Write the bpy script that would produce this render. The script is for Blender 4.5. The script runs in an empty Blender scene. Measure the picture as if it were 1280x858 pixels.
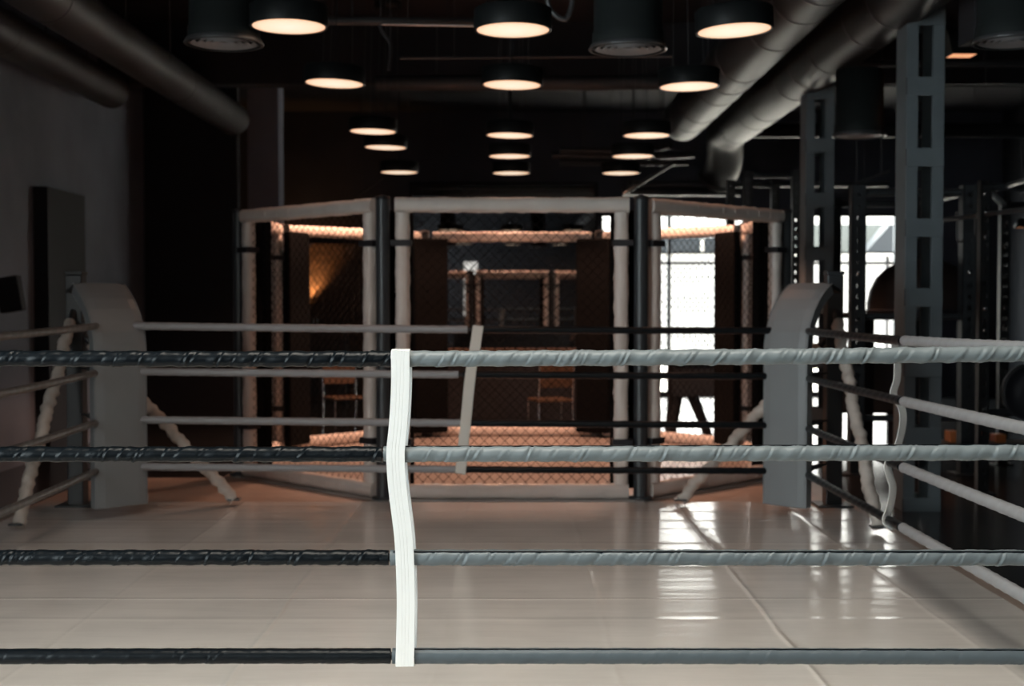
import bpy, bmesh, math, random
from mathutils import Vector, Matrix
rnd = random.Random(11)
C = bpy.context.scene.collection
PI = math.pi
F, CX, CY, HZ = 1628.0, 640.0, 429.0, 380.0     # focal length in px, frame centre, horizon row (1280x858 frame)
CAM = Vector((0, 0, 1.37))
PITCH = math.atan((CY - HZ) / F)

def at(px, py, d):
    """world point that the photo shows at (px,py) when it stands at depth d"""
    x, y, z = (px - CX) / F, (CY - py) / F, 1.0
    c, s = math.cos(PITCH), math.sin(PITCH)
    fy, fz = z * c + y * s, y * c - z * s
    k = d / fy
    return Vector((x * k, d, CAM.z + fz * k))

# ------------------------------------------------------------------ materials
def mat(name, col, rough=0.5, metal=0.0, spec=0.5, noise=None, bump=None, emit=None, coat=0.0):
    m = bpy.data.materials.new(name); m.use_nodes = True
    nt = m.node_tree; b = nt.nodes['Principled BSDF']
    b.inputs['Base Color'].default_value = (*col, 1)
    b.inputs['Roughness'].default_value = rough
    b.inputs['Metallic'].default_value = metal
    b.inputs['Specular IOR Level'].default_value = spec
    b.inputs['Coat Weight'].default_value = coat
    if emit:
        b.inputs['Emission Color'].default_value = (*emit[0], 1); b.inputs['Emission Strength'].default_value = emit[1]
    tc = nt.nodes.new('ShaderNodeTexCoord')
    if noise:                                   # (scale, amount) : mottling of the base colour
        n = nt.nodes.new('ShaderNodeTexNoise'); n.inputs['Scale'].default_value = noise[0]; n.inputs['Detail'].default_value = 5
        nt.links.new(tc.outputs['Object'], n.inputs['Vector'])
        r = nt.nodes.new('ShaderNodeValToRGB')
        r.color_ramp.elements[0].position = 0.3; r.color_ramp.elements[1].position = 0.7
        a = noise[1]
        r.color_ramp.elements[0].color = (*[c * (1 - a) for c in col], 1)
        r.color_ramp.elements[1].color = (*[min(1, c * (1 + a)) for c in col], 1)
        nt.links.new(n.outputs['Fac'], r.inputs['Fac']); nt.links.new(r.outputs['Color'], b.inputs['Base Color'])
    if bump:                                    # (scale, strength, distance)
        n2 = nt.nodes.new('ShaderNodeTexNoise'); n2.inputs['Scale'].default_value = bump[0]; n2.inputs['Detail'].default_value = 4
        nt.links.new(tc.outputs['Object'], n2.inputs['Vector'])
        bp = nt.nodes.new('ShaderNodeBump'); bp.inputs['Strength'].default_value = bump[1]; bp.inputs['Distance'].default_value = bump[2]
        nt.links.new(n2.outputs['Fac'], bp.inputs['Height']); nt.links.new(bp.outputs['Normal'], b.inputs['Normal'])
    return m

M = {}
M['wall'] = mat('charcoal wall paint', (.075, .078, .10), .55, noise=(1.2, .18), bump=(60, .1, .002))
M['side_wall'] = mat('grey wall paint', (.20, .235, .30), .6, noise=(.8, .3), bump=(60, .1, .002))
M['ceiling'] = mat('black ceiling paint', (.022, .022, .027), .7, noise=(2, .2))
M['rubber'] = mat('dark rubber gym floor', (.020, .020, .021), .22, spec=.6, noise=(8, .25), bump=(3, .05, .003))
M['wood'] = mat('plywood deck', (.36, .28, .235), .45, noise=(3, .15))
M['black_vinyl'] = mat('black vinyl', (.004, .006, .008), .33, spec=.18, bump=(90, .25, .0012))
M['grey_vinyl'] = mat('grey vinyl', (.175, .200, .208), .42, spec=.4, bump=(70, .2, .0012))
M['slate_vinyl'] = mat('slate grey vinyl', (.135, .158, .168), .42, spec=.4, bump=(70, .2, .0012))  # same grey vinyl, the third rope's shade put into its colour
M['dark_slate_vinyl'] = mat('dark slate vinyl', (.082, .100, .112), .45, spec=.35, bump=(110, .2, .0010))  # same grey vinyl, darkened further for the lowest rope's shade
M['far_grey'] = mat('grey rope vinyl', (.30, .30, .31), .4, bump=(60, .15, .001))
M['dim_grey'] = mat('dark grey rope vinyl', (.11, .105, .10), .36, bump=(60, .15, .001))  # grey rope vinyl with the left ropes' shade put into the colour
M['pad_grey'] = mat('grey pad vinyl', (.225, .24, .25), .42, noise=(3, .06), bump=(14, .12, .003))
M['pad_back'] = mat('pad backing cloth', (.03, .03, .032), .8)
M['webbing'] = mat('white webbing', (.84, .83, .805), .75, bump=(220, .3, .0008))
M['white_webbing'] = mat('cream webbing', (.70, .66, .60), .75, bump=(200, .3, .0008))
M['wrap'] = mat('cream wrapped cloth', (.57, .51, .46), .7, noise=(9, .15), bump=(22, .5, .006))
M['cage_vinyl'] = mat('pale cage padding vinyl', (.70, .635, .59), .42, noise=(4, .08), bump=(16, .45, .006))
M['steel'] = mat('dark painted steel', (.035, .040, .045), .38, metal=.0, spec=.6)
M['column'] = mat('grey painted column steel', (.15, .175, .19), .5, noise=(3, .12))
M['black'] = mat('matt black', (.013, .013, .017), .6)
M['lamp_black'] = mat('black lamp drum', (.009, .0105, .011), .5, spec=.25)
M['duct'] = mat('dark duct metal', (.024, .024, .025), .46, metal=0, spec=.12, noise=(2, .15))
M['duct_dark'] = mat('black painted duct', (.065, .065, .07), .5, noise=(2, .15))
M['pipe'] = mat('grey pipe metal', (.09, .09, .095), .35, metal=.5)
M['black_pad'] = mat('black foam pad', (.0022, .0022, .0025), .7, spec=.08)
M['vent'] = mat('light grey vent metal', (.30, .30, .31), .4)
M['vent_black'] = mat('black vent duct', (.020, .024, .024), .55, spec=.3)
M['wire'] = mat('black coated wire', (.006, .006, .006), .6, spec=.12)
M['chrome'] = mat('chrome', (.6, .62, .64), .18, metal=1)
M['brown_wood'] = mat('brown wood', (.11, .062, .036), .45, noise=(5, .2))
M['brown_pad'] = mat('dark brown leather', (.022, .014, .012), .5, noise=(4, .2))
M['orange'] = mat('orange painted board', (.75, .24, .08), .5)
M['grey_plaster'] = mat('grey plaster', (.30, .33, .42), .7, noise=(2, .1))
M['brick'] = mat('brown plaster', (.16, .095, .06), .7, noise=(14, .5), bump=(14, .5, .02))
M['mirror'] = mat('tinted mirror', (.38, .37, .37), .015, metal=1)
M['navy'] = mat('navy awning', (.028, .036, .045), .6)
M['pale_awning'] = mat('pale grey awning cloth', (.10, .115, .115), .7)
M['outwhite'] = mat('pale render', (.8, .79, .75), .8)
M['outground'] = mat('pale paving', (.6, .58, .54), .8)

def lamp_mat():
    m = bpy.data.materials.new('warm lamp diffuser'); m.use_nodes = True
    nt = m.node_tree; b = nt.nodes['Principled BSDF']
    b.inputs['Base Color'].default_value = (.8, .7, .6, 1); b.inputs['Roughness'].default_value = .5
    tc = nt.nodes.new('ShaderNodeTexCoord'); ln = nt.nodes.new('ShaderNodeVectorMath'); ln.operation = 'LENGTH'
    sx = nt.nodes.new('ShaderNodeVectorMath'); sx.operation = 'MULTIPLY'; sx.inputs[1].default_value = (1, 1, 0)
    nt.links.new(tc.outputs['Object'], sx.inputs[0]); nt.links.new(sx.outputs['Vector'], ln.inputs[0])
    r = nt.nodes.new('ShaderNodeValToRGB'); mr = nt.nodes.new('ShaderNodeMapRange')
    mr.inputs['From Max'].default_value = .225
    nt.links.new(ln.outputs['Value'], mr.inputs['Value']); nt.links.new(mr.outputs['Result'], r.inputs['Fac'])
    e = r.color_ramp.elements
    e[0].position = 0; e[0].color = (1, .86, .70, 1); e[1].position = 1; e[1].color = (.98, .50, .28, 1)
    k = e.new(.72); k.color = (1, .74, .52, 1)
    nt.links.new(r.outputs['Color'], b.inputs['Emission Color']); b.inputs['Emission Strength'].default_value = 1.0
    return m
M['lamp'] = lamp_mat()
M['lamp_orange'] = mat('amber lamp face', (.8, .5, .3), .5, emit=((1, .42, .2), .9))
M['sconce'] = mat('amber sconce face', (.8, .5, .3), .5, emit=((1, .5, .16), 2.0))

def glass_mat():
    m = bpy.data.materials.new('window glass'); m.use_nodes = True
    nt = m.node_tree; nt.nodes.clear()
    o = nt.nodes.new('ShaderNodeOutputMaterial'); mx = nt.nodes.new('ShaderNodeMixShader')
    t = nt.nodes.new('ShaderNodeBsdfTransparent'); g = nt.nodes.new('ShaderNodeBsdfGlossy')
    g.inputs['Roughness'].default_value = .02; mx.inputs['Fac'].default_value = .06
    t.inputs['Color'].default_value = (.96, .97, .97, 1)
    nt.links.new(t.outputs[0], mx.inputs[1]); nt.links.new(g.outputs[0], mx.inputs[2]); nt.links.new(mx.outputs[0], o.inputs[0])
    return m
M['glass'] = glass_mat()

def canvas_mat(name, col, lines_x, lines_y, rough=.24):
    """off-white vinyl ring cover: raised seams where the tiles below meet, soft ripples"""
    m = bpy.data.materials.new(name); m.use_nodes = True
    nt = m.node_tree; N = nt.nodes; L = nt.links; b = N['Principled BSDF']
    b.inputs['Roughness'].default_value = rough; b.inputs['Specular IOR Level'].default_value = .95
    tc = N.new('ShaderNodeTexCoord'); sep = N.new('ShaderNodeSeparateXYZ'); L.new(tc.outputs['Object'], sep.inputs[0])
    nz = N.new('ShaderNodeTexNoise'); nz.inputs['Scale'].default_value = 1.6; nz.inputs['Detail'].default_value = 3
    L.new(tc.outputs['Object'], nz.inputs['Vector'])
    def mth(op, a, b_=None, c_=None):
        n = N.new('ShaderNodeMath'); n.operation = op
        for i, v in enumerate((a, b_, c_)):
            if v is None: continue
            if isinstance(v, (int, float)): n.inputs[i].default_value = v
            else: L.new(v, n.inputs[i])
        return n.outputs[0]
    wob = mth('MULTIPLY', mth('SUBTRACT', nz.outputs['Fac'], .5), .045)
    tot = None
    for axis, rows in (('X', lines_x), ('Y', lines_y)):
        co = mth('ADD', sep.outputs[axis], wob)
        for pos, w, h in rows:
            q = mth('DIVIDE', mth('SUBTRACT', co, pos), w)
            g = mth('MULTIPLY', mth('POWER', 2.718, mth('MULTIPLY', mth('MULTIPLY', q, q), -1)), h)
            tot = g if tot is None else mth('ADD', tot, g)
    mp = N.new('ShaderNodeMapping'); mp.inputs['Scale'].default_value = (1.1, 7, 1); L.new(tc.outputs['Object'], mp.inputs[0])
    rp = N.new('ShaderNodeTexNoise'); rp.inputs['Scale'].default_value = 1.0; rp.inputs['Detail'].default_value = 3; L.new(mp.outputs[0], rp.inputs['Vector'])
    fine = N.new('ShaderNodeTexNoise'); fine.inputs['Scale'].default_value = 55; fine.inputs['Detail'].default_value = 3; L.new(tc.outputs['Object'], fine.inputs['Vector'])
    tot = mth('ADD', tot, mth('MULTIPLY', rp.outputs['Fac'], .55))
    tot = mth('ADD', tot, mth('MULTIPLY', fine.outputs['Fac'], .02))
    bp = N.new('ShaderNodeBump'); bp.inputs['Strength'].default_value = .6; bp.inputs['Distance'].default_value = .009
    L.new(tot, bp.inputs['Height']); L.new(bp.outputs['Normal'], b.inputs['Normal'])
    st = N.new('ShaderNodeTexNoise'); st.inputs['Scale'].default_value = 2.2; st.inputs['Detail'].default_value = 6; L.new(tc.outputs['Object'], st.inputs['Vector'])
    r = N.new('ShaderNodeValToRGB'); r.color_ramp.elements[0].position = .3; r.color_ramp.elements[1].position = .7
    r.color_ramp.elements[0].color = (*[c * .90 for c in col], 1); r.color_ramp.elements[1].color = (*[c * 1.06 for c in col], 1)
    L.new(st.outputs['Fac'], r.inputs['Fac']); L.new(r.outputs['Color'], b.inputs['Base Color'])
    return m
LX = [(-1.85, .012, .3), (-1.03, .014, .7), (-1.09, .03, -.25), (-.29, .016, .2), (.39, .016, .4), (1.12, .013, .95), (1.17, .03, -.25), (1.86, .014, .3)]
LY = [(6.01, .010, .8), (5.62, .03, .3), (4.95, .04, .2), (7.42, .015, .4), (6.75, .03, .25), (8.2, .02, .35), (8.55, .02, .3), (7.9, .02, .2)]
M['canvas'] = canvas_mat('off-white ring canvas', (.74, .69, .645), LX, LY, .16)
M['cage_mat'] = canvas_mat('cage canvas', (.37, .325, .30), [(-.8, .02, .6), (.8, .02, .6)], [(11.2, .02, .6), (12.4, .02, .6)], .3)

# ------------------------------------------------------------------ mesh building
class MB:
    def __init__(s): s.v = []; s.f = []; s.sm = []
    def add(s, vs, fs, smooth=False):
        b = len(s.v); s.v += [tuple(p) for p in vs]; s.f += [tuple(i + b for i in f) for f in fs]; s.sm += [smooth] * len(fs)
        return s
    def box(s, c, d, rot=None, bev=0.0):
        bm = bmesh.new(); bmesh.ops.create_cube(bm, size=1)
        for v in bm.verts: v.co = Vector((v.co.x * d[0], v.co.y * d[1], v.co.z * d[2]))
        if bev: bmesh.ops.bevel(bm, geom=bm.edges[:], offset=bev, segments=2, affect='EDGES', profile=.5)
        if rot is not None: bm.transform(rot.to_4x4())
        bm.transform(Matrix.Translation(Vector(c)))
        bm.verts.index_update()
        s.add([v.co for v in bm.verts], [[v.index for v in f.verts] for f in bm.faces], False); bm.free(); return s
    def span(s, a, b, bev=0.0):
        a, b = Vector(a), Vector(b); return s.box((a + b) / 2, [abs(b[i] - a[i]) for i in range(3)], None, bev)
    def tube(s, pts, r, n=12, cap=True, rf=None, sq=2.0, smooth=True):
        """tube along pts; r number or list; rf(i,s_len,theta)->radius offset; sq: superellipse power"""
        pts = [Vector(p) for p in pts]; k = len(pts)
        rs = r if isinstance(r, (list, tuple)) else [r] * k
        t0 = (pts[1] - pts[0]).normalized()
        up = Vector((0, 0, 1)) if abs(t0.z) < .9 else Vector((0, 1, 0))
        nrm = (up - t0 * up.dot(t0)).normalized(); vs = []; sl = 0
        for i, p in enumerate(pts):
            t = (pts[min(i + 1, k - 1)] - pts[max(i - 1, 0)]).normalized()
            nrm = (nrm - t * nrm.dot(t)).normalized(); bn = t.cross(nrm)
            if i: sl += (p - pts[i - 1]).length
            for j in range(n):
                a = 2 * PI * j / n; ca, sa = math.cos(a), math.sin(a)
                q = (abs(ca) ** sq + abs(sa) ** sq) ** (-1 / sq)
                rr = rs[i] * q + (rf(i, sl, a) if rf else 0)
                vs.append(p + nrm * (ca * rr) + bn * (sa * rr))
        fs = [(i * n + j, i * n + (j + 1) % n, (i + 1) * n + (j + 1) % n, (i + 1) * n + j) for i in range(k - 1) for j in range(n)]
        s.add(vs, fs, smooth)
        if cap:
            s.add(vs[:n][::-1], [tuple(range(n))]); s.add(vs[-n:], [tuple(range(n))])
        return s
    def lathe(s, prof, c=(0, 0, 0), n=32, smooth=True, axis='Z'):
        vs = []
        for r, z in prof:
            for j in range(n):
                a = 2 * PI * j / n; p = (r * math.cos(a), r * math.sin(a), z)
                if axis == 'Y': p = (p[0], p[2], p[1])
                if axis == 'X': p = (p[2], p[0], p[1])
                vs.append(Vector(p) + Vector(c))
        fs = [(i * n + j, i * n + (j + 1) % n, (i + 1) * n + (j + 1) % n, (i + 1) * n + j) for i in range(len(prof) - 1) for j in range(n)]
        return s.add(vs, fs, smooth)
    def prism(s, poly, z0, z1):
        n = len(poly); vs = [(x, y, z0) for x, y in poly] + [(x, y, z1) for x, y in poly]
        return s.add(vs, [tuple(range(n))[::-1], tuple(range(n, 2 * n))] + [(i, (i + 1) % n, n + (i + 1) % n, n + i) for i in range(n)])
    def build(s, name, m, parent=None):
        me = bpy.data.meshes.new(name); me.from_pydata(s.v, [], s.f); me.update()
        me.polygons.foreach_set('use_smooth', s.sm)
        me.materials.append(m)
        bm = bmesh.new(); bm.from_mesh(me); bmesh.ops.recalc_face_normals(bm, faces=bm.faces[:]); bm.to_mesh(me); bm.free()
        o = bpy.data.objects.new(name, me); C.objects.link(o)
        if parent is not None:
            o.parent = parent; o.matrix_parent_inverse = Matrix.Translation(-Vector(parent.location)) if not parent.get('_local') else Matrix()
        return o

def thing(name, label, cat, loc=(0, 0, 0), group=None, local=False):
    """Empty at a thing's base. local=True: its parts are written in its own coordinates"""
    o = bpy.data.objects.new(name, None); C.objects.link(o); o.empty_display_size = .1
    o.location = loc; o['label'] = label; o['category'] = cat
    if group: o['group'] = group
    if local: o['_local'] = 1
    return o
def tag(o, label, cat, group=None):
    o['label'] = label; o['category'] = cat
    if group: o['group'] = group
    return o
def structure(o, label=None):
    o['kind'] = 'structure'
    if label: o['label'] = label
    return o
def dup(root, loc, label, name=None):
    r = root.copy(); C.objects.link(r); r.location = loc; r['label'] = label
    for ch in list(root.children):
        c = ch.copy(); C.objects.link(c); c.parent = r
        for g in list(ch.children):
            d = g.copy(); C.objects.link(d); d.parent = c
    return r

# ------------------------------------------------------------------ room shell
FZ, CZ = -0.15, 4.5           # gym floor, ceiling
WL, WR, WB, WN = -4.62, 8.0, 21.3, -3.2
structure(MB().span((WL - .3, WN - .3, FZ - .1), (WR + .3, WB + .3, FZ)).build('floor', M['rubber']), 'dark glossy rubber gym floor')
SK = (-1.7, 1.5, .9, 3.9)      # added skylight, out of view, to brighten the near half of the ring
w = MB()
w.span((WL - .3, WN - .3, CZ), (WR + .3, SK[2], CZ + .15)).span((WL - .3, SK[3], CZ), (WR + .3, WB + .3, CZ + .15))
w.span((WL - .3, SK[2], CZ), (SK[0], SK[3], CZ + .15)).span((SK[1], SK[2], CZ), (WR + .3, SK[3], CZ + .15))
structure(w.build('ceiling', M['ceiling']), 'black painted ceiling')
w = MB(); zt_ = CZ + 1.7
w.span((SK[0] - .1, SK[2] - .1, CZ + .15), (SK[0], SK[3] + .1, zt_)).span((SK[1], SK[2] - .1, CZ + .15), (SK[1] + .1, SK[3] + .1, zt_))
w.span((SK[0], SK[2] - .1, CZ + .15), (SK[1], SK[2], zt_)).span((SK[0], SK[3], CZ + .15), (SK[1], SK[3] + .1, zt_))
structure(w.build('trim_2', M['ceiling']), 'skylight shaft above the near ropes')  # added shaft whose dark sides keep skylight off the far canvas
# left wall with a tall window band beside and behind the camera, ends in a return at y = 16.4
LW = (-2.6, 2.4, .25, 3.7)     # y0,y1,z0,z1 of the opening
w = MB()
w.span((WL - .25, WN - .3, FZ), (WL, LW[0], CZ)); w.span((WL - .25, LW[1], FZ), (WL, WB + .2, CZ))
w.span((WL - .25, LW[0], FZ), (WL, LW[1], LW[2])); w.span((WL - .25, LW[0], LW[3]), (WL, LW[1], CZ))
structure(w.build('wall_left', M['side_wall']), 'charcoal side wall')
structure(MB().span((WL, 16.4, FZ), (-3.45, 16.6, CZ)).build('wall_return', M['black']), 'black wall return behind the left ring post')
structure(MB().span((WL, 12.6, FZ), (WL + .14, 13.7, 2.5)).build('pillar', M['black']), 'dark pilaster on the left wall')  # plain block standing in for dark furniture at the wall
structure(MB().span((WR, WN - .3, FZ), (WR + .25, WB + .2, CZ)).build('wall_right', M['black']), 'dark right wall')
# near wall with one narrow window (seen only in the mirror)
NW = (-1.75, -1.15, .9, 2.9)
w = MB()
w.span((WL - .25, WN - .25, FZ), (NW[0], WN, CZ)); w.span((NW[1], WN - .25, FZ), (WR + .25, WN, CZ))
w.span((NW[0], WN - .25, FZ), (NW[1], WN, NW[2])); w.span((NW[0], WN - .25, NW[3]), (NW[1], WN, CZ))
structure(w.build('wall_near', M['black']), 'dark wall behind the viewpoint')
# back wall with the wide window on the right
BW = (1.42, 6.35, FZ + .03, 2.86)
w = MB()
w.span((WL, WB, FZ), (BW[0], WB + .2, CZ)); w.span((BW[1], WB, FZ), (WR + .25, WB + .2, CZ))
w.span((BW[0], WB, BW[3]), (BW[1], WB + .2, CZ)); w.span((BW[0], WB, FZ - .05), (BW[1], WB + .2, BW[2]))
structure(w.build('wall_back', M['wall']), 'dark back wall with the wide window')
structure(MB().span((1.1, 20.3, FZ), (2.32, 20.45, 2.47)).build('partition', M['black']), 'black partition in front of the window')
structure(MB().span((-3.42, 16.9, FZ), (-3.02, 17.3, CZ)).build('pillar', M['grey_plaster']), 'pale grey plaster pillar behind the cage')

def window(name, label, rect_boxes, pane_box, boxmat=None):
    fr = MB()
    for a, b in rect_boxes: fr.span(a, b)
    o = structure(fr.build(name, M['steel']), label)
    MB().span(*pane_box).build('pane', M['glass'], o)
    return o
x0, x1, z0, z1 = BW; yy = WB + .08
def vm(x, w=.06): return ((x - w / 2, yy - .04, z0), (x + w / 2, yy + .04, z1))
tz = at(870, 329, WB).z
bars = [vm(x0 + .03), vm(x1 - .03), vm(at(838, 0, WB).x, .05), vm(at(1031, 0, WB).x, .06), vm(at(1124, 0, WB).x, .06),
        ((x0, yy - .04, z1 - .06), (x1, yy + .04, z1)), ((x0, yy - .04, z0), (x1, yy + .04, z0 + .05)),
        ((x0, yy - .04, tz - .02), (x1, yy + .04, tz + .02)), ((x0, yy - .04, tz + .16), (x1, yy + .04, tz + .185))]
window('window_1', 'wide bright window in the back wall', bars, ((x0, yy - .004, z0), (x1, yy + .004, z1)))
y0, y1, z0, z1 = LW; xx = WL - .12
bars = [((xx - .04, y - .03, z0), (xx + .04, y + .03, z1)) for y in (y0 + .03, -.93, .73, y1 - .03)] + \
       [((xx - .04, y0, z), (xx + .04, y1, z + .06)) for z in (z0, z1 - .06)]
window('window_2', 'tall side window behind the viewpoint', bars, ((xx - .004, y0, z0), (xx + .004, y1, z1)))
x0, x1, z0, z1 = NW; yy = WN - .12
bars = [((x - .03, yy - .04, z0), (x + .03, yy + .04, z1)) for x in (x0 + .03, x1 - .03)] + [((x0, yy - .04, z), (x1, yy + .04, z + .05)) for z in (z0, z1 - .05, 2.1)]
window('window_3', 'narrow window mirrored in the back wall', bars, ((x0, yy - .004, z0), (x1, yy + .004, z1)))
w_ = [((SK[0], SK[2], zt_ - .06), (SK[0] + .06, SK[3], zt_)), ((SK[1] - .06, SK[2], zt_ - .06), (SK[1], SK[3], zt_)), ((SK[0], SK[2], zt_ - .06), (SK[1], SK[2] + .06, zt_)), ((SK[0], SK[3] - .06, zt_ - .06), (SK[1], SK[3], zt_)), ((-.13, SK[2], zt_ - .06), (-.07, SK[3], zt_))]
window('window_4', 'skylight above the near ropes', w_, ((SK[0], SK[2], zt_ - .035), (SK[1], SK[3], zt_ - .025)))
# outside, beyond the back window: paving and two dark awnings with pale valances
structure(MB().span((-6, WB + .3, FZ - .2), (22, 45, FZ - .1)).build('outside_ground', M['outground']), 'pale sunlit paving outside the window')
def awning(pts, d, strips, label, m='navy'):
    t = thing('shop_awning', label, 'awning', (at(*pts[0], d).x, d, FZ), 'awnings outside the window')
    p = [at(x, y, d) for x, y in pts]; q = [v + Vector((0, .6, 0)) for v in p]; n = len(p)
    MB().add(p + q, [tuple(range(n))[::-1], tuple(range(n, 2 * n))] + [(i, (i + 1) % n, n + (i + 1) % n, n + i) for i in range(n)]).build('canopy', M[m], t)
    for (xa, ya, xb, yb) in strips:
        a, b = at(xa, ya, d - .05), at(xb, yb, d - .05)
        MB().span(a, (b.x, d - .01, b.z)).build('valance', M['outwhite'], t)
    for x in (p[0].x + .1, p[2].x - .1):
        MB().span((x - .03, d + .5, FZ - .1), (x + .03, d + .56, p[0].z)).build('awning_post', M['pipe'], t)
awning([(815, 297), (912, 297), (912, 317), (815, 319)], 24.5, [(815, 318, 912, 321), (876, 299, 880, 314)], 'dark navy awning outside, seen over the padded top rail of the cage')
awning([(1113, 281), (1175, 281), (1175, 318), (1080, 318), (1096, 300)], 24.5, [(1075, 317, 1175, 320)], 'dark navy awning with slanted end outside, beside the perforated rack upright')

awning([(985, 281), (1112, 281), (1095, 300), (1078, 318), (985, 318)], 25.6, [(985, 318, 1076, 320)], 'pale grey awning outside, seen between the two steel columns', 'pale_awning')
# ------------------------------------------------------------------ world: bright overcast sky, brightest on the window side (-x)
wd = bpy.data.worlds.new('sky'); bpy.context.scene.world = wd; wd.use_nodes = True
nt = wd.node_tree; bg = nt.nodes['Background']
tc = nt.nodes.new('ShaderNodeTexCoord'); sp = nt.nodes.new('ShaderNodeSeparateXYZ'); nt.links.new(tc.outputs['Generated'], sp.inputs[0])
def smap(sock, f0, f1, t0, t1):
    n = nt.nodes.new('ShaderNodeMapRange'); n.interpolation_type = 'SMOOTHSTEP'
    for k, v in zip(('From Min', 'From Max', 'To Min', 'To Max'), (f0, f1, t0, t1)): n.inputs[k].default_value = v
    nt.links.new(sock, n.inputs['Value']); return n.outputs['Result']
def smax(p, q):
    n = nt.nodes.new('ShaderNodeMath'); n.operation = 'MAXIMUM'; nt.links.new(p, n.inputs[0]); nt.links.new(q, n.inputs[1]); return n.outputs[0]
SKY_HORIZON, SKY_LOW, SKY_SIDE, SKY_TOP = 2.4, 14.0, 14.0, 17.5
side = smap(sp.outputs['X'], -.05, -.55, 0, SKY_SIDE); low = smap(sp.outputs['Z'], .04, .16, SKY_HORIZON, SKY_LOW); top = smap(sp.outputs['Z'], .5, .85, 0, SKY_TOP)
nt.links.new(smax(smax(side, low), top), bg.inputs['Strength'])
cr = nt.nodes.new('ShaderNodeMix'); cr.data_type = 'RGBA'
cr.inputs[6].default_value = (.95, .93, .87, 1); cr.inputs[7].default_value = (.86, .97, 1.0, 1)
c2 = nt.nodes.new('ShaderNodeMix'); c2.data_type = 'RGBA'; c2.inputs[7].default_value = (1.0, .93, .82, 1)
nt.links.new(smap(sp.outputs['X'], -.05, -.55, 0, 1), cr.inputs[0]); nt.links.new(cr.outputs[2], c2.inputs[6])
nt.links.new(smap(sp.outputs['Z'], .5, .85, 0, 1), c2.inputs[0]); nt.links.new(c2.outputs[2], bg.inputs['Color'])
def portal(name, c, sx, sy, direction):
    l = bpy.data.lights.new(name, 'AREA'); l.shape = 'RECTANGLE'; l.size = sx; l.size_y = sy; l.cycles.is_portal = True
    o = bpy.data.objects.new(name, l); C.objects.link(o); o.location = c
    o.rotation_euler = Vector(direction).to_track_quat('-Z', 'Z').to_euler()
portal('window_daylight', (WL - .02, (LW[0] + LW[1]) / 2, (LW[2] + LW[3]) / 2), LW[1] - LW[0], LW[3] - LW[2], (1, 0, 0))
portal('window_daylight', ((BW[0] + BW[1]) / 2, WB - .01, (BW[2] + BW[3]) / 2), BW[1] - BW[0], BW[3] - BW[2], (0, -1, 0))

portal('skylight_daylight', ((SK[0] + SK[1]) / 2, (SK[2] + SK[3]) / 2, CZ + .02), SK[1] - SK[0], SK[3] - SK[2], (0, 0, -1))
# ------------------------------------------------------------------ boxing ring platform
OCT = [(-.9, 9.1), (.9, 9.1), (2.17, 10.37), (2.17, 12.17), (.9, 13.44), (-.9, 13.44), (-2.17, 12.17), (-2.17, 10.37)]
ctr = Vector((0, 11.27))
def grow(p, g): v = Vector(p) - ctr; return tuple(ctr + v * (1 + g / v.length))
ring = thing('ring_platform', 'low boxing ring platform covered in off-white vinyl canvas', 'boxing ring', (-.4, 6, FZ))
deck = [(-3.3, 3.0), (2.37, 3.0), (2.37, 10.2)] + [grow(p, .14) for p in OCT[2:8]] + [(-3.3, 10.3)]
MB().prism(deck, FZ, -.012).build('deck', M['wood'], ring)
MB().span((-3.22, 3.05, -.012), (2.285, 8.97, 0), .004).build('canvas', M['canvas'], ring)
cf = tag(MB().prism([grow(p, .06) for p in OCT], -.012, .003).build('cage_floor_mat', M['cage_mat']), 'brown octagonal floor mat inside the fighting cage', 'floor mat')

# ------------------------------------------------------------------ ropes
XL, XR, YN, YF = -2.62, 1.867, 3.9, 8.39
def creases(length, seed, density, depth, wave=1.0, front=False):
    """radius offsets of a wrinkled vinyl sleeve: soft waves, fine diagonal ripples and sharp diagonal folds"""
    r = random.Random(seed); cs = []; s = 0
    while s < length + .1:
        s += r.uniform(.3, 1.7) / density
        cs.append((s, r.uniform(-.021, -.009), r.uniform(.0026, .005), depth * r.uniform(.3, 1.2), r.uniform(.7, 2.3) if front else r.uniform(-2.4, 2.4)))
    ph = [r.uniform(0, 6) for _ in range(5)]; j = [0]
    def rf(i, sl, a):
        aa = a if a < PI * 1.5 else a - 2 * PI
        q0 = sl + .0145 * aa
        o = wave * (.0009 * math.sin(q0 * 61 + ph[0] + 1.5 * math.sin(sl * 9 + ph[1])) + .0005 * math.sin(q0 * 140 + ph[2])
                    + .00034 * math.sin(q0 * 330 + ph[3] + 2 * math.sin(sl * 23)) * (.4 + .6 * math.sin(sl * 17 + ph[4])))
        for (s0, m, w_, d, a0) in cs:
            if s0 > sl + .12: break
            if s0 < sl - .12: continue
            q = (sl - s0 - m * (aa - a0)) / w_
            if abs(q) < 4: o -= d * (math.exp(-q * q) - .8 * math.exp(-(q - 1.7) ** 2)) * math.exp(-((aa - a0) / 1.5) ** 2)
        return o
    return rf
def lerp_path(a, m_, b, k):
    """points on a smooth quadratic through a, m_, b"""
    a, m_, b = Vector(a), Vector(m_), Vector(b)
    c = 2 * m_ - (a + b) / 2
    return [a * (1 - t) ** 2 + c * 2 * t * (1 - t) + b * t * t for t in [i / k for i in range(k + 1)]]
def cut(pts, f):
    """first part of the path up to where f(p) stops holding"""
    return [p for p in pts if f(p)]

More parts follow.
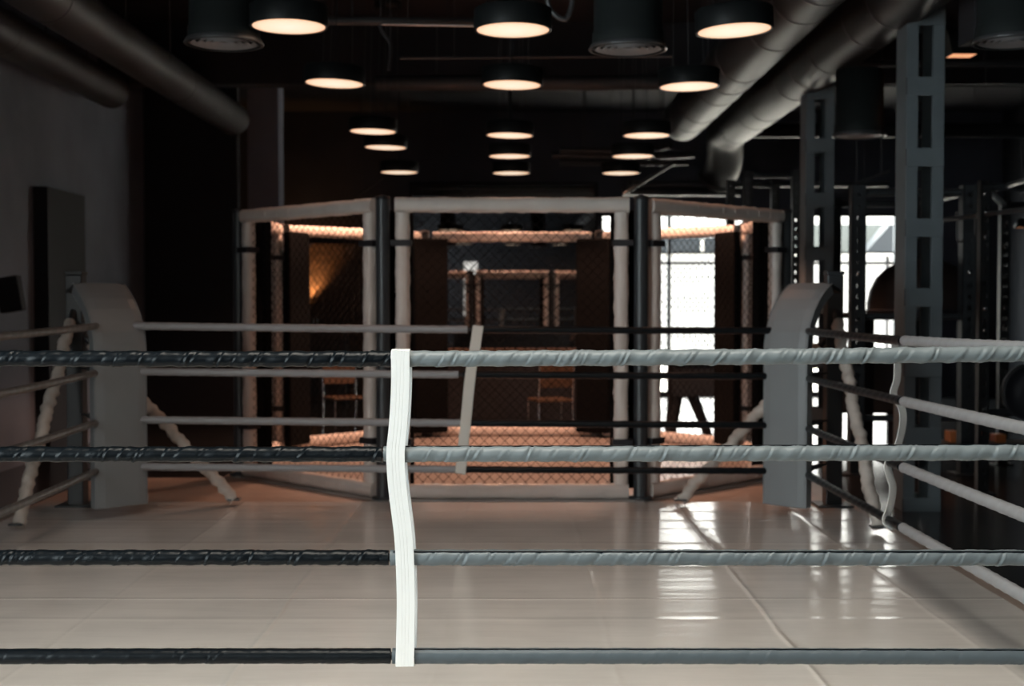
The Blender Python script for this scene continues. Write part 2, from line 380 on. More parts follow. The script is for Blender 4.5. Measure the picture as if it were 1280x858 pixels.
LEVELS = ['topmost', 'second from the top', 'third from the top', 'lowest']
near_z = [(1.216, 1.205, 1.226), (.920, .9185, .926), (.605, .606, .605), (.302, .3075, .304)]
near_break = [491, 479, 487, 489]
RR = .0238
for i in range(4):
    zl, zm, zr = near_z[i]
    t = thing('ring_rope', f'front ring rope, {LEVELS[i]} of four, half black, half grey, nearest the camera', 'rope', (XL, YN, zl), 'front ring ropes')
    pts = lerp_path((XL, YN, zl), ((XL + XR) / 2, YN, zm), (XR, YN, zr), 1700)
    bx = at(near_break[i], 500, YN).x
    dep = [.0040, .0034, .0030, .0010][i]; wv = [1.2, 1.1, 1.0, .5][i]
    MB().tube([p for p in pts if p.x <= bx - .002], RR - .0008 * (i > 0), 24, True, creases(2.4, 5 + i, 19, dep, wv, True)).build('black_sleeve', M['black_vinyl'], t)['label'] = 'black vinyl sleeve'
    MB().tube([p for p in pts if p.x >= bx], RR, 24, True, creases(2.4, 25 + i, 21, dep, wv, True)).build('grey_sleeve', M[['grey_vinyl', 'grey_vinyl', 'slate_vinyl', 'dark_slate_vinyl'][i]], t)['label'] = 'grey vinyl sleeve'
    MB().tube(pts[::100], .012, 8).build('rope_core', M['black'], t)
    tilt = [.6, .55, .95, .75][i]
    if i:
        MB().tube([p + Vector((0, -math.sin(tilt - .35) * (RR + .0002), math.cos(tilt - .35) * (RR + .0002))) for p in pts if p.x >= bx + .01][::9], .0022 if i != 2 else .0034, 6).build('zip_seam', M['black_vinyl'], t)

far_y = [(407, 412, 413.5), (464, 468.5, 470.5), (524.5, 529, 532), (583, 587, 589)]
far_break = [585, 575, 580, 572]
for i in range(4):
    za, zb, zc = [at(640, y, YF).z for y in far_y[i]]
    t = thing('ring_rope', f'rear ring rope, {LEVELS[i]} of four before the cage, half grey, half black', 'rope', (XL, YF, za), 'rear ring ropes')
    pts = lerp_path((XL, YF, za), ((XL + XR) / 2, YF, zb), (XR, YF, zc), 300)
    bx = at(far_break[i], 400, YF).x
    MB().tube([p for p in pts if p.x <= bx], .0245, 14, True, creases(2.4, 45 + i, 6, .001)).build('grey_sleeve', M['far_grey'], t)['label'] = 'grey vinyl sleeve'
    MB().tube([p for p in pts if p.x >= bx + .012], .0225, 14, True, creases(2.4, 55 + i, 6, .001)).build('black_sleeve', M['black_vinyl'], t)['label'] = 'black vinyl sleeve'
    MB().tube(pts[::30], .012, 8).build('rope_core', M['black'], t)

YM = (YN + YF) / 2
left_z = [(1.216, 1.20, 1.235), (.92, .905, .94), (.605, .60, .625), (.302, .295, .32)]
right_z = [(1.226, 1.195, 1.20), (.926, .905, .90), (.605, .59, .585), (.304, .30, .29)]
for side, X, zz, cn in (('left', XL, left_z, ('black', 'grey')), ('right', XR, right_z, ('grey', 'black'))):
    for i in range(4):
        a, b, c = zz[i]
        lab = f'left side ring rope, {LEVELS[i]} of four, dark grey, to the dim pad' if side == 'left' else \
              f'right side ring rope, {LEVELS[i]} of four, to the lit pad'
        t = thing('ring_rope', lab, 'rope', (X, YN, a), f'{side} side ring ropes')
        pts = lerp_path((X, YN, a), (X, YM, b), (X, YF, c), 300)
        by = at(1130, 400, 5).x and (X * F / 490 if side == 'right' else YM)
        MB().tube([p for p in pts if p.y <= by], .0245, 14, True, creases(2.4, 65 + i, 6, .001)).build(cn[0] + '_sleeve', M['far_grey' if cn[0] == 'grey' else 'black_vinyl'], t)['label'] = cn[0] + ' vinyl sleeve'
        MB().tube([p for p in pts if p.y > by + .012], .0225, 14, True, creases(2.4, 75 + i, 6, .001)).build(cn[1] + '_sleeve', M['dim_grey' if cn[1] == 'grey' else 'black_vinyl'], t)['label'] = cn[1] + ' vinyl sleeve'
        MB().tube(pts[::30], .012, 8).build('rope_core', M['black'], t)

# ------------------------------------------------------------------ corner posts with turnbuckles
POST = .33
corners = [('left', XL, YF, -1, 1, 'behind the left corner pad'), ('right', XR, YF, 1, 1, 'behind the right corner pad'),
           ('left', XL, YN, -1, -1, 'at the near left corner'), ('right', XR, YN, 1, -1, 'at the near right corner')]
zs_at = {(XL, YF): [at(640, y[0], YF).z for y in far_y], (XR, YF): [at(640, y[2], YF).z for y in far_y],
         (XL, YN): [z[0] for z in near_z], (XR, YN): [z[2] for z in near_z]}
for side, X, Y, sx, sy, where in corners:
    px, py = X + sx * (.33 if sx < 0 else .31), Y + sy * .43
    t = thing('ring_post', f'dark steel ring corner post {where}', 'post', (px, py, 0), 'ring corner posts')
    p = MB().span((px - .055, py - .055, 0), (px + .055, py + .055, 1.565), .008).build('post', M['steel'], t)
    MB().span((px - .12, py - .12, 0), (px + .12, py + .12, .014), .003).build('base_plate', M['steel'], t)
    MB().span((px - .06, py - .06, 1.565), (px + .06, py + .06, 1.59), .006).build('cap', M['steel'], t)
    for z in zs_at[(X, Y)]:
        tb = MB(); a = Vector((px - sx * .05, py - sy * .05, z)); b = Vector((X, Y, z)); dv = b - a
        tb.tube([a, b], .008, 8)
        tb.tube([a + dv * .25, a + dv * .3, a + dv * .7, a + dv * .75], [.008, .019, .019, .008], 10)
        tb.tube([b + Vector((.03 * math.cos(q), .03 * math.sin(q), 0)) for q in [k * PI / 6 for k in range(13)]], .008, 8, False)
        tb.build('turnbuckle', M['steel'], t)

# corner pads: a thick vinyl pad bent outwards at its top
def corner_pad(cx, cy, sx, label, wd_, top_u):
    t = thing('corner_pad', label, 'corner pad', (cx, cy, 0), 'ring corner pads')
    o = Vector((sx * .707, .707, 0)); s = Vector((.707, -.707 * sx, 0))
    prof = [(0, .075)] + [(0, .075 + k * .1) for k in range(1, 11)] + [(.004, 1.12), (.018, 1.19), (.045, 1.26), (.085, 1.33), (.14, 1.395), (.205, 1.45), (top_u, 1.50)]
    th = .075; n = len(prof); vs = []; W = 6
    for k, (u, z) in enumerate(prof):
        a = Vector(prof[max(k - 1, 0)]); b = Vector(prof[min(k + 1, n - 1)]); tg = (b - a).normalized()
        nu, nz = tg.y, -tg.x                # towards the post side
        for lay, off in ((0, 0), (1, th)):
            for j in range(W + 1):
                f = j / W * 2 - 1
                e = .012 * (1 - abs(f) ** 6) if lay == 0 else 0
                zz_ = .012 * math.sin(k * 1.3 + j) * 0
                vs.append(Vector((cx, cy, 0)) + o * (u + nu * off - nu * e) + s * (f * wd_ / 2) + Vector((0, 0, z + nz * off - nz * e + zz_)))
    R = 2 * (W + 1); front, rest = [], []
    for k in range(n - 1):
        b0, b1 = k * R, (k + 1) * R
        for j in range(W):
            front.append((b0 + j, b0 + j + 1, b1 + j + 1, b1 + j))
            rest.append((b0 + W + 1 + j, b1 + W + 1 + j, b1 + W + 2 + j, b0 + W + 2 + j))
        front.append((b0, b1, b1 + W + 1, b0 + W + 1)); front.append((b0 + W, b0 + 2 * W + 1, b1 + 2 * W + 1, b1 + W))
    for e0 in (0, (n - 1) * R):
        for j in range(W): front.append((e0 + j, e0 + j + 1, e0 + W + 2 + j, e0 + W + 1 + j))
    mb = MB(); mb.add(vs, front + rest, False); ob = mb.build('cover', M['pad_grey'], t)
    bv = ob.modifiers.new('soft', 'BEVEL'); bv.width = .012; bv.segments = 3; bv.limit_method = 'ANGLE'; bv.angle_limit = 1.0
    # piping along both edges and straps to the ropes
    for f in (-1, 1):
        path = []
        for (u, z) in prof: path.append(Vector((cx, cy, z)) + o * (u + .004) + s * (f * (wd_ / 2 + .001)))
        MB().tube(path, .005, 6).build('piping', M['pad_grey'], t)
    for z in (.32, .6, .9):
        q = Vector((cx, cy, z)) + o * (th + .03)
        MB().box(q, (wd_ * .8, .06, .04), Matrix.Rotation(-sx * PI / 4, 3, 'Z'), .004).build('tie_strap', M['black'], t)
    # flap from the folded top back to the post
    e = Vector((cx, cy, 1.50)) + o * (top_u + .01)
    MB().add([e + s * (wd_ * .48), e - s * (wd_ * .48), e - s * (wd_ * .4) + o * .16 + Vector((0, 0, -.04)), e + s * (wd_ * .4) + o * .16 + Vector((0, 0, -.04)),
              e + s * (wd_ * .48) - Vector((0, 0, .03)), e - s * (wd_ * .48) - Vector((0, 0, .03)), e - s * (wd_ * .4) + o * .16 + Vector((0, 0, -.06)), e + s * (wd_ * .4) + o * .16 + Vector((0, 0, -.06))],
             [(0, 1, 2, 3), (4, 7, 6, 5), (0, 4, 5, 1), (1, 5, 6, 2), (2, 6, 7, 3), (3, 7, 4, 0)]).build('back_flap', M['pad_back'], t)
corner_pad(1.737, 8.28, 1, 'grey vinyl corner pad at the right corner, well lit, top bent back', .315, .29)
corner_pad(-2.49, 8.28, -1, 'dim brownish grey corner pad at the left corner, top bent back', .355, .27)

# ------------------------------------------------------------------ wrapped brace poles
def brace(a, b, label, seed):
    r = random.Random(seed); ph = [r.uniform(0, 6) for _ in range(6)]
    k = 90; a, b = Vector(a), Vector(b)
    pts = [a.lerp(b, i / k) + Vector((.006 * math.sin(i * .2 + ph[0]), .006 * math.sin(i * .17 + ph[1]), 0)) for i in range(k + 1)]
    def rf(i, sl, an):
        return .006 * math.sin(sl * 52 + an + ph[2] + 2 * math.sin(sl * 11 + ph[5])) * (.4 + .6 * math.sin(sl * 7 + ph[3]) ** 2) + .004 * math.sin(sl * 95 - 2 * an + ph[4])
    t = thing('brace_pole', label, 'brace pole', a, 'cloth-wrapped ring post braces')
    MB().tube(pts, .039, 14, True, rf).build('cloth_wrap', M['wrap'], t)
    MB().box(a + Vector((0, 0, .006)), (.085, .085, .012), None, .003).build('foot_plate', M['steel'], t)
    d = (b - a).normalized()
    MB().tube([b - d * .02, b + d * .09], .022, 10).build('steel_end', M['steel'], t)
LP = Vector((XL - .33, YF + .43, 0)); RP = Vector((XR + .31, YF + .43, 0))
def top_toward(foot, post, z, gap=.1):
    v = Vector((post.x, post.y, z)); d = (foot - v); d.z = 0; d.normalize(); return v + d * gap
fo = [at(22, 664, 7.83), at(293, 631, 8.82), at(1097, 667, 7.74), at(850, 632, 8.81)]
for f_ in fo: f_.z = .035
brace(fo[0], top_toward(fo[0], LP, 1.25), 'cream cloth-wrapped brace pole left of the dim corner pad, along the left ropes', 1)
brace(fo[1], top_toward(fo[1], LP, 1.10), 'cream cloth-wrapped brace pole slanting down to the right of the dim left corner pad', 2)
brace(fo[2], top_toward(fo[2], RP, 1.25), 'white cloth-wrapped brace pole behind the right side ropes, right of the lit corner pad', 3)
brace(fo[3], top_toward(fo[3], RP, 1.08), 'white cloth-wrapped brace pole left of the lit corner pad, in front of the window glare', 4)

# ------------------------------------------------------------------ webbing straps
def ribbon(mb, pts, wdir, width, th, rows=None):
    pts = [Vector(p) for p in pts]; wdir = Vector(wdir).normalized(); n = len(pts)
    prof = [(-1, 0), (-.97, 1), (-.40, 1), (-.36, .45), (-.32, 1), (-.04, 1), (0, .45), (.04, 1), (.32, 1), (.36, .45), (.40, 1), (.97, 1), (1, 0)]
    prof = prof + [(f, -h) for f, h in reversed(prof[1:-1])]
    K = len(prof); vs = []
    for i, p in enumerate(pts):
        tg = (pts[min(i + 1, n - 1)] - pts[max(i - 1, 0)]).normalized(); nr = tg.cross(wdir).normalized()
        wv = (wdir - tg * wdir.dot(tg)).normalized()
        for f, h in prof: vs.append(p + wv * (f * width / 2) + nr * (h * th / 2))
    fs = [(i * K + j, i * K + (j + 1) % K, (i + 1) * K + (j + 1) % K, (i + 1) * K + j) for i in range(n - 1) for j in range(K)]
    mb.add(vs, fs, False); mb.add(vs[:K], [tuple(range(K))]); mb.add(vs[-K:], [tuple(range(K))])
def smooth_path(ctrl, k=6):
    P = [Vector(p) for p in ctrl]; out = []
    for i in range(len(P) - 1):
        p0, p1, p2, p3 = P[max(i - 1, 0)], P[i], P[i + 1], P[min(i + 2, len(P) - 1)]
        for s in range(k):
            t = s / k; out.append(.5 * ((2 * p1) + (-p0 + p2) * t + (2 * p0 - 5 * p1 + 4 * p2 - p3) * t * t + (-p0 + 3 * p1 - 3 * p2 + p3) * t ** 3))
    return out + [P[-1]]
t = thing('rope_spacer_strap', 'white stitched webbing strap tying the four front ropes together', 'strap', at(505, 835, YN), 'rope spacer straps')
yf = YN - RR - .0045
front = [(501, 438.5), (500.5, 448), (500.5, 480), (499, 515), (497, 540), (494.5, 567), (496, 600), (500, 636), (504, 668), (506, 699), (507.5, 750), (507, 790), (506, 824), (506, 833.5)]
path = [at(x, y, yf) for x, y in front]
mb = MB(); ribbon(mb, smooth_path(path), (1, 0, 0), .0555, .003); mb.build('front_band', M['webbing'], t)
yb = YN + RR + .0045
path = [at(x * 1.0 + 1.6 + (CX - x) * .012, y - (y - HZ) * .012, yb) for x, y in front]
mb = MB(); ribbon(mb, smooth_path(path), (1, 0, 0), .0555, .003); mb.build('back_band', M['webbing'], t)
for (px, zc, sg) in ((501, near_z[0][1], 1), (506.5, near_z[3][1], -1)):
    c = at(px, 500, YN); R0 = RR + .0045
    mb = MB(); ribbon(mb, [Vector((c.x + .002 * k / 12, YN - R0 * math.cos(k * PI / 12), zc + sg * R0 * math.sin(k * PI / 12))) for k in range(13)], (1, 0, 0), .0555, .003)
    mb.build('end_loop', M['webbing'], t)

t = thing('rope_spacer_strap', 'cream webbing strap slanting across the rear ropes in front of the cage', 'strap', at(576, 590, YF), 'rope spacer straps')
yf = YF - .0285
mb = MB(); ribbon(mb, smooth_path([at(597.5, 407.5, yf), at(597, 412, yf), at(593, 440, yf), at(588, 469, yf), at(582, 529, yf), at(576, 587, yf), at(575.5, 592, yf)]), (1, 0, 0), .068, .004)
mb.build('front_band', M['white_webbing'], t)
yb = YF + .0285
mb = MB(); ribbon(mb, smooth_path([at(598.5, 407.5, yb), at(589, 469, yb), at(577, 592, yb)]), (1, 0, 0), .06, .004); mb.build('back_band', M['white_webbing'], t)

ds = 6.42
t = thing('rope_spacer_strap', 'white wavy webbing strap hanging along the right side ropes', 'strap', at(1108, 655, ds), 'rope spacer straps')
cp = [(1130, 437), (1129, 430), (1123, 426), (1118, 430), (1121, 442), (1122, 460), (1121, 476), (1117, 490), (1119, 499), (1126, 508), (1129, 522), (1127, 540), (1123, 555), (1120, 566), (1112, 574), (1109.5, 583), (1112, 595), (1116, 608), (1115, 622), (1112, 636), (1107, 648), (1109, 655), (1116, 659)]
mb = MB(); ribbon(mb, smooth_path([at(x, y, ds) for x, y in cp], 5), (.82, .57, 0), .052, .004); mb.build('band', M['webbing'], t)

# ------------------------------------------------------------------ octagon cage
def pad_tube(a, b, r, seed, n=14):
    a, b = Vector(a), Vector(b); L_ = (b - a).length; k = max(12, int(L_ / .022)); rf0 = creases(L_, seed, 7, .0018)
    rg = random.Random(seed); p1 = rg.uniform(0, 6)
    def rf(i, sl, an): return rf0(i, sl, an) * 1.3 + .002 * math.sin(sl * 20 + 2 * an + p1)
    mb = MB(); mb.tube([a.lerp(b, i / k) for i in range(k + 1)], r, n, True, rf, 3.2); return mb
def chain_link(W, z0, z1, p=.072, r=.0019):
    """diamond wire mesh filling x in [-W/2, W/2], z in [z0, z1], in the plane y = 0"""
    mb = MB(); H = z1 - z0; x0 = -W / 2
    for sgn in (1, -1):
        k = -int(H / p) - 1
        while k * p < W + H:
            c = k * p                          # x - sgn-run
            pts = []
            if sgn > 0: sx0, ex0 = max(0, c), min(W, c + H); pa = [(sx0, sx0 - c), (ex0, ex0 - c)]
            else: sx0, ex0 = max(0, c), min(W, c + H); pa = [(sx0, H - (sx0 - c)), (ex0, H - (ex0 - c))]
            if ex0 - sx0 > .01:
                m_ = max(1, int((ex0 - sx0) / (p / 2)))
                q = []
                for i in range(m_ + 1):
                    f = i / m_; q.append((x0 + pa[0][0] + (pa[1][0] - pa[0][0]) * f, .003 * (1 if (i % 2) else -1), z0 + pa[0][1] + (pa[1][1] - pa[0][1]) * f))
                if len(q) > 1: mb.tube(q, r, 4, False, smooth=False)
            k += 1
    return mb
panel_names = ['front face of the cage, nearest the ring', 'right front face of the cage, slanting back by the window', 'right side face of the cage, seen edge-on',
               'right rear face of the cage, before the window', 'rear face of the cage, its orange-lit top rail facing the ring', 'left rear face of the cage, before the amber lamp',
               'left side face of the cage, seen edge-on', 'left front face of the cage, slanting back to the dark wall']
for i in range(8):
    a = Vector(OCT[i]); b = Vector(OCT[(i + 1) % 8]); mid = (a + b) / 2; dv = (b - a).normalized(); Lh = (b - a).length / 2 - .085
    t = thing('padded_cage_fence', 'padded chain-link fence, ' + panel_names[i], 'cage panel', (mid.x, mid.y, .004), 'octagon cage fences', local=True)
    t.rotation_euler = (0, 0, math.atan2(dv.y, dv.x))
    r = .052; zt, zb_ = 2.055, .052
    pad_tube((-Lh, 0, zt), (Lh, 0, zt), r, 100 + i).build('top_pad', M['cage_vinyl'], t)
    pad_tube((-Lh, 0, zb_), (Lh, 0, zb_), r, 120 + i).build('bottom_pad', M['cage_vinyl'], t)
    for s in (-1, 1): pad_tube((s * (Lh - r), 0, zb_ + r), (s * (Lh - r), 0, zt - r), r - .003, 140 + i * 2 + s).build('side_pad', M['cage_vinyl'], t)
    chain_link(2 * (Lh - 2 * r), zb_ + r, zt - r).build('chain_link_mesh', M['wire'], t)
    def coil(p0, p1, turns, u, v, rr):        # lacing cord wound round a pad
        p0, p1 = Vector(p0), Vector(p1); k = turns * 14; tail = []
        for i in range(k + 1):
            q = i / k * turns; c = p0.lerp(p1, (math.floor(q) + min(1, max(0, (q % 1 - .35) / .3))) / turns if q < turns else 1)
            tail.append(c + u * (math.cos(2 * PI * q) * rr) + v * (math.sin(2 * PI * q) * rr))
        MB().tube(tail, .003, 4, False).build('lace_cord', M['cage_vinyl'], t)
    X_, Y_, Z_ = Vector((1, 0, 0)), Vector((0, 1, 0)), Vector((0, 0, 1))
    coil((-Lh + .2, 0, zt), (Lh - .2, 0, zt), 8, Z_, Y_, r + .003); coil((-Lh + .2, 0, zb_), (Lh - .2, 0, zb_), 8, -Z_, Y_, r + .003)
    for s_ in (-1, 1): coil((s_ * (Lh - r), 0, .25), (s_ * (Lh - r), 0, 1.85), 8, X_ * s_, Y_, r + .001)
    for z in (1.79, .40):
        for s in (-1, 1):
            MB().span((s * (Lh - 2 * r - .012), -r - .008, z - .022), (s * (Lh + .03), r + .008, z + .022), .006).build('tie_strap', M['black'], t)
post_where = ['left of the front cage face', 'right of the front cage face', 'right end of the right front cage face', 'right rear of the cage, by the window', 'right end of the rear cage face',
              'left end of the rear cage face', 'left rear of the cage', 'left end of the left front cage face']
for (x, y), wh in zip(OCT, post_where):
    t = thing('cage_post', 'black cylindrical cage post, ' + wh, 'post', (x, y, .004), 'octagon cage posts', local=True)
    MB().tube([(0, 0, 0), (0, 0, 2.10)], .05, 20).build('post', M['steel'], t)
    MB().lathe([(0, 0), (.085, 0), (.085, .012), (.05, .016)], (0, 0, 0), 20).build('base_flange', M['steel'], t)
    inw = Vector((ctr.x - x, ctr.y - y, 0)).normalized(); q = inw * .19
    MB().box((q.x, q.y, 1.04), (.27 if y < 9.2 else .36, .07, 1.98), Matrix.Rotation(math.atan2(inw.y, inw.x) - PI / 2, 3, 'Z'), .02).build('inner_pad', M['black_pad'], t)
    MB().lathe([(.052, 0), (.052, .025), (.0, .035)], (0, 0, 2.09), 20).build('cap', M['black'], t)

# ------------------------------------------------------------------ ceiling: pendant lamps
def lamp_proto():
    t = thing('pendant_lamp', '', 'lamp', (0, 0, 0), 'round drum pendant lamps', local=True)
    MB().lathe([(.205, .004), (.225, 0), (.2265, .004), (.2265, .118), (.218, .125), (.0, .125)], n=48).build('drum', M['lamp_black'], t)
    MB().lathe([(0, .0), (.07, .0005), (.14, .001), (.19, .002), (.222, .004)][::-1], n=48).build('diffuser', M['lamp'], t)
    for k in range(3):
        a = k * 2 * PI / 3 + .4
        MB().tube([(.13 * math.cos(a), .13 * math.sin(a), .12), (.10 * math.cos(a), .10 * math.sin(a), 1.6)], .0022, 5).build('suspension_wire', M['pipe'], t)
    MB().tube([(0, 0, .12), (0, 0, 1.6)], .004, 6).build('power_cord', M['black'], t)
    MB().lathe([(0, 1.44), (.14, 1.44), (.14, 1.56), (0, 1.56)], n=24).build('ceiling_rose', M['lamp_black'], t)
    return t
rows = [('nearest', 7.6, [(361, 34), (641, 38.5), (918, 39)]), ('second nearest', 9.65, [(418, 105), (640, 107), (861, 109)]), ('third', 12.2, [(466, 165), (637, 170), (808, 170)]),
        ('fourth', 13.6, [(482, 185), (637, 196), (791, 196)]), ('farthest', 15.3, [(499, 216), (639, 217), (776, 217)])]
cols = ['left', 'middle', 'right']
tilts = {(0, 0): (0, 0), (0, 2): (0, -.05), (1, 0): (0, .035), (1, 1): (0, .02), (1, 2): (0, -.02), (2, 0): (0, .02), (2, 1): (0, .02), (3, 0): (0, .02)}
proto = None
LAMP_W = (7, 7, 160, 60, 40)
for ri, (rn, d, cs) in enumerate(rows):
    for ci, (px, py) in enumerate(cs):
        p = at(px, py, d); lab = f'round black drum pendant lamp, {cols[ci]} of the three in the {rn} row'
        if proto is None: proto = lamp_proto(); t = proto; t.location = p; t['label'] = lab
        else: t = dup(proto, p, lab)
        t.rotation_euler = (*tilts.get((ri, ci), (0, 0)), 0)
        # wires and rose reach up to the ceiling
        l = bpy.data.lights.new('lamp_beam', 'SPOT'); l.energy = LAMP_W[ri]; l.color = (1, .51, .33); l.spot_size = math.radians(113 if ri == 2 else 126); l.spot_blend = .15 if ri == 2 else .25; l.shadow_soft_size = .15
        o = bpy.data.objects.new('lamp_beam', l); C.objects.link(o); o.location = p - Vector((0, 0, .09))

# round air diffusers on drop ducts
def diffuser(px, py, d, label, top=CZ):
    p = at(px, py, d)
    t = thing('air_diffuser', label, 'air vent', p, 'round ceiling air diffusers', local=True)
    MB().lathe([(.215, .0), (.212, .10), (.205, .105), (.205, top - p.z), (.0, top - p.z)], n=40).build('drop_duct', M['vent_black'], t)
    MB().lathe([(.20, .02), (.232, 0), (.236, .006), (.222, .03)], n=40).build('rim', M['pipe'], t)
    for r in (.19, .15, .11, .07):
        MB().lathe([(r - .022, .022), (r, .004), (r + .004, .006), (r - .016, .026)], n=36).build('cone_ring', M['vent'], t)
    MB().lathe([(0, .03), (.035, .02), (.03, .04), (.205, .045)], n=24).build('core', M['black'], t)
diffuser(785, 63, 7.8, 'round air diffuser with concentric rings between the lamp rows, on a fat black drop duct')
diffuser(280, 56, 7.8, 'dark round air diffuser left of the nearest left lamp')
diffuser(1074, 171, 11.4, 'round air diffuser with pale rim between the two steel columns', 3.40)
diffuser(1265, 54, 8.0, 'dim round air diffuser right of the nearest steel column', 3.40)

# ducts along the hall
def duct(X, Z, r, ya, yb, m, joints, label):
    t = thing('air_duct', label, 'air duct', (X, ya, Z), 'long ceiling air ducts')
    prof = []
    MB().tube([(X, ya + (yb - ya) * k / 20, Z) for k in range(21)], r, 40).build('duct_tube', m, t)
    for y in joints:
        MB().tube([(X, y - .03, Z), (X, y - .026, Z), (X, y - .012, Z), (X, y - .01, Z)], [r, r + .006, r + .006, r], 40, False).build('joint_band', M['duct_dark'], t)
    for y in (ya + 1.2, ya + 5.2, ya + 9):
        if y < yb:
            MB().span((X - r - .012, y - .015, Z), (X - r - .006, y + .015, CZ)).span((X + r + .006, y - .015, Z), (X + r + .012, y + .015, CZ)).build('hanger_strap', M['duct_dark'], t)
    return t
zc = CAM.z
jr = random.Random(3)
duct(2.14, zc + 2.3, .26, 3.5, 16.4, M['duct'], [7.3, 8.1, 9.0, 9.6, 10.6, 12.1, 12.8, 13.5, 14.8, 15.6], 'round metal air duct directly right of the lamp rows, inner of the right pair')
outer = duct(2.86, zc + 2.28, .25, 3.5, 17.2, M['duct'], [6.8, 7.6, 8.6, 9.7, 10.4, 11.6, 12.4, 13.1, 14.6, 15.3, 16.6], 'round metal air duct by the steel columns, outer of the right pair')
duct(-3.47, zc + 2.3, .20, 3.5, 16.3, M['duct_dark'], [9.8, 13.6], 'black round air duct left of the lamps, upper of the left pair')
duct(-4.25, zc + 2.26, .185, 3.5, 13.9, M['duct_dark'], [10.9], 'black round air duct along the left wall, lower of the left pair')
# elbow at the end of the inner right duct, turning across the hall
e0 = Vector((2.86, 17.15, zc + 2.28)); e1 = at(897, 222, 18.4)
MB().tube(smooth_path([e0, e0 + Vector((0, .35, -.02)), e0.lerp(e1, .6) + Vector((.05, .12, 0)), e1], 6), .25, 32).build('elbow', M['duct'], outer)
MB().tube([e1, e1 + Vector((-.01, .03, -.04))], .275, 28).build('collar', M['pipe'], outer)

def pipe(a, b, r, m, label, name='ceiling_pipe', mid=None, cat='pipe'):
    pts = [Vector(a), Vector(b)] if mid is None else smooth_path([a, *mid, b], 6)
    t = thing(name, label, cat, pts[0])
    MB().tube(pts, r, 12).build('run', m, t)
    for k in (.2, .8):
        q = pts[int((len(pts) - 1) * k)] if mid is not None else pts[0].lerp(pts[1], k)
        MB().tube([q, (q.x, q.y, CZ)], .006, 6).build('hanger', M['duct_dark'], t)
pipe(at(400, 26, 11), at(600, 27, 11), .035, M['duct_dark'], 'dark conduit crossing the ceiling between the nearest left and middle lamps')
pipe(at(478, 30, 10.9), at(640, 33, 10.9), .012, M['chrome'], 'thin shiny conduit crossing the ceiling behind the nearest middle lamp')
pipe(at(474, 30, 11), at(486, 88, 11), .014, M['pipe'], 'short bent cable dropping below the conduit', 'hanging_cable', [at(479, 42, 11), at(488, 56, 11)], 'cable')
pipe(at(470, 104, 14.3), at(850, 104, 14.3), .085, M['duct_dark'], 'thick dark pipe crossing behind the second row of lamps')
pipe(at(500, 73, 12.9), at(840, 70, 12.9), .012, M['pipe'], 'thin cable crossing the ceiling above the second row of lamps')
pipe(at(700, 188, 16.8), at(838, 182, 16.5), .035, M['pipe'], 'shiny pipe running right from the fourth lamp row to the duct end', mid=[at(800, 188, 16.8)])
pipe(at(690, 194, 17.4), at(868, 193, 17.4), .045, M['pipe'], 'pale pipe passing under the duct ends, bending up at right', mid=[at(830, 195, 17.4)])
pipe(at(700, 203, 18), at(860, 203, 18), .05, M['duct_dark'], 'dark pipe below the pale pipe near the duct elbow')
pipe(at(785, 231, 20.2), at(925, 231, 20.2), .06, M['pipe'], 'upper grey pipe above the right front cage face')
pipe(at(778, 240, 20.2), at(925, 241, 20.2), .06, M['pipe'], 'lower grey pipe above the right front cage face')
pipe(at(779, 243, 15.6), at(842, 204, 15.6), .022, M['pipe'], 'slanting grey strut above the right cage post', 'ceiling_strut', cat='strut')
pipe(at(445, 246, 17), at(478, 222, 17), .018, M['duct_dark'], 'thin dark slanting strut above the left cage post', 'ceiling_strut', cat='strut')
pipe(at(990, 80, 12.4), at(1290, 80, 12.4), .03, M['pipe'], 'straight pipe passing behind the nearest steel column near the ceiling')
pipe(at(930, 163, 17.2), at(1290, 163, 17.2), .10, M['duct'], 'wide bluish duct crossing behind both steel columns')
pipe(at(1000, 107, 14), at(1290, 108, 14), .014, M['pipe'], 'thin conduit crossing behind the nearest steel column')
pipe(at(960, 231, 19.8), at(1110, 231, 19.8), .04, M['pipe'], 'pale pipe above the window between the columns')
pipe(at(1060, 234, 13), at(1112, 214, 13), .012, M['pipe'], 'thin slanting rod beside the nearest steel column', 'ceiling_strut', cat='strut')
structure(MB().span((3.15, 8.95, at(1200, 48, 8.95).z), (WR, 9.25, CZ)).build('beam', M['ceiling']), 'black ceiling beam at the top right')
structure(MB().span((WL, 9.0, zc + 2.75), (WR, 9.2, CZ)).build('beam', M['ceiling']), 'black ceiling beam across the hall')
structure(MB().span((WL, 14.6, zc + 2.45), (WR, 14.85, CZ)).build('beam', M['ceiling']), 'black ceiling beam behind the lamps')
# curved cable loops near the top
pipe(at(683, -14, 8.6), at(712, -18, 8.6), .018, M['pipe'], 'curled grey cable hanging beside the nearest middle lamp', 'hanging_cable', [at(688, 12, 8.6), at(706, 24, 8.6), at(715, 4, 8.6)], 'cable')
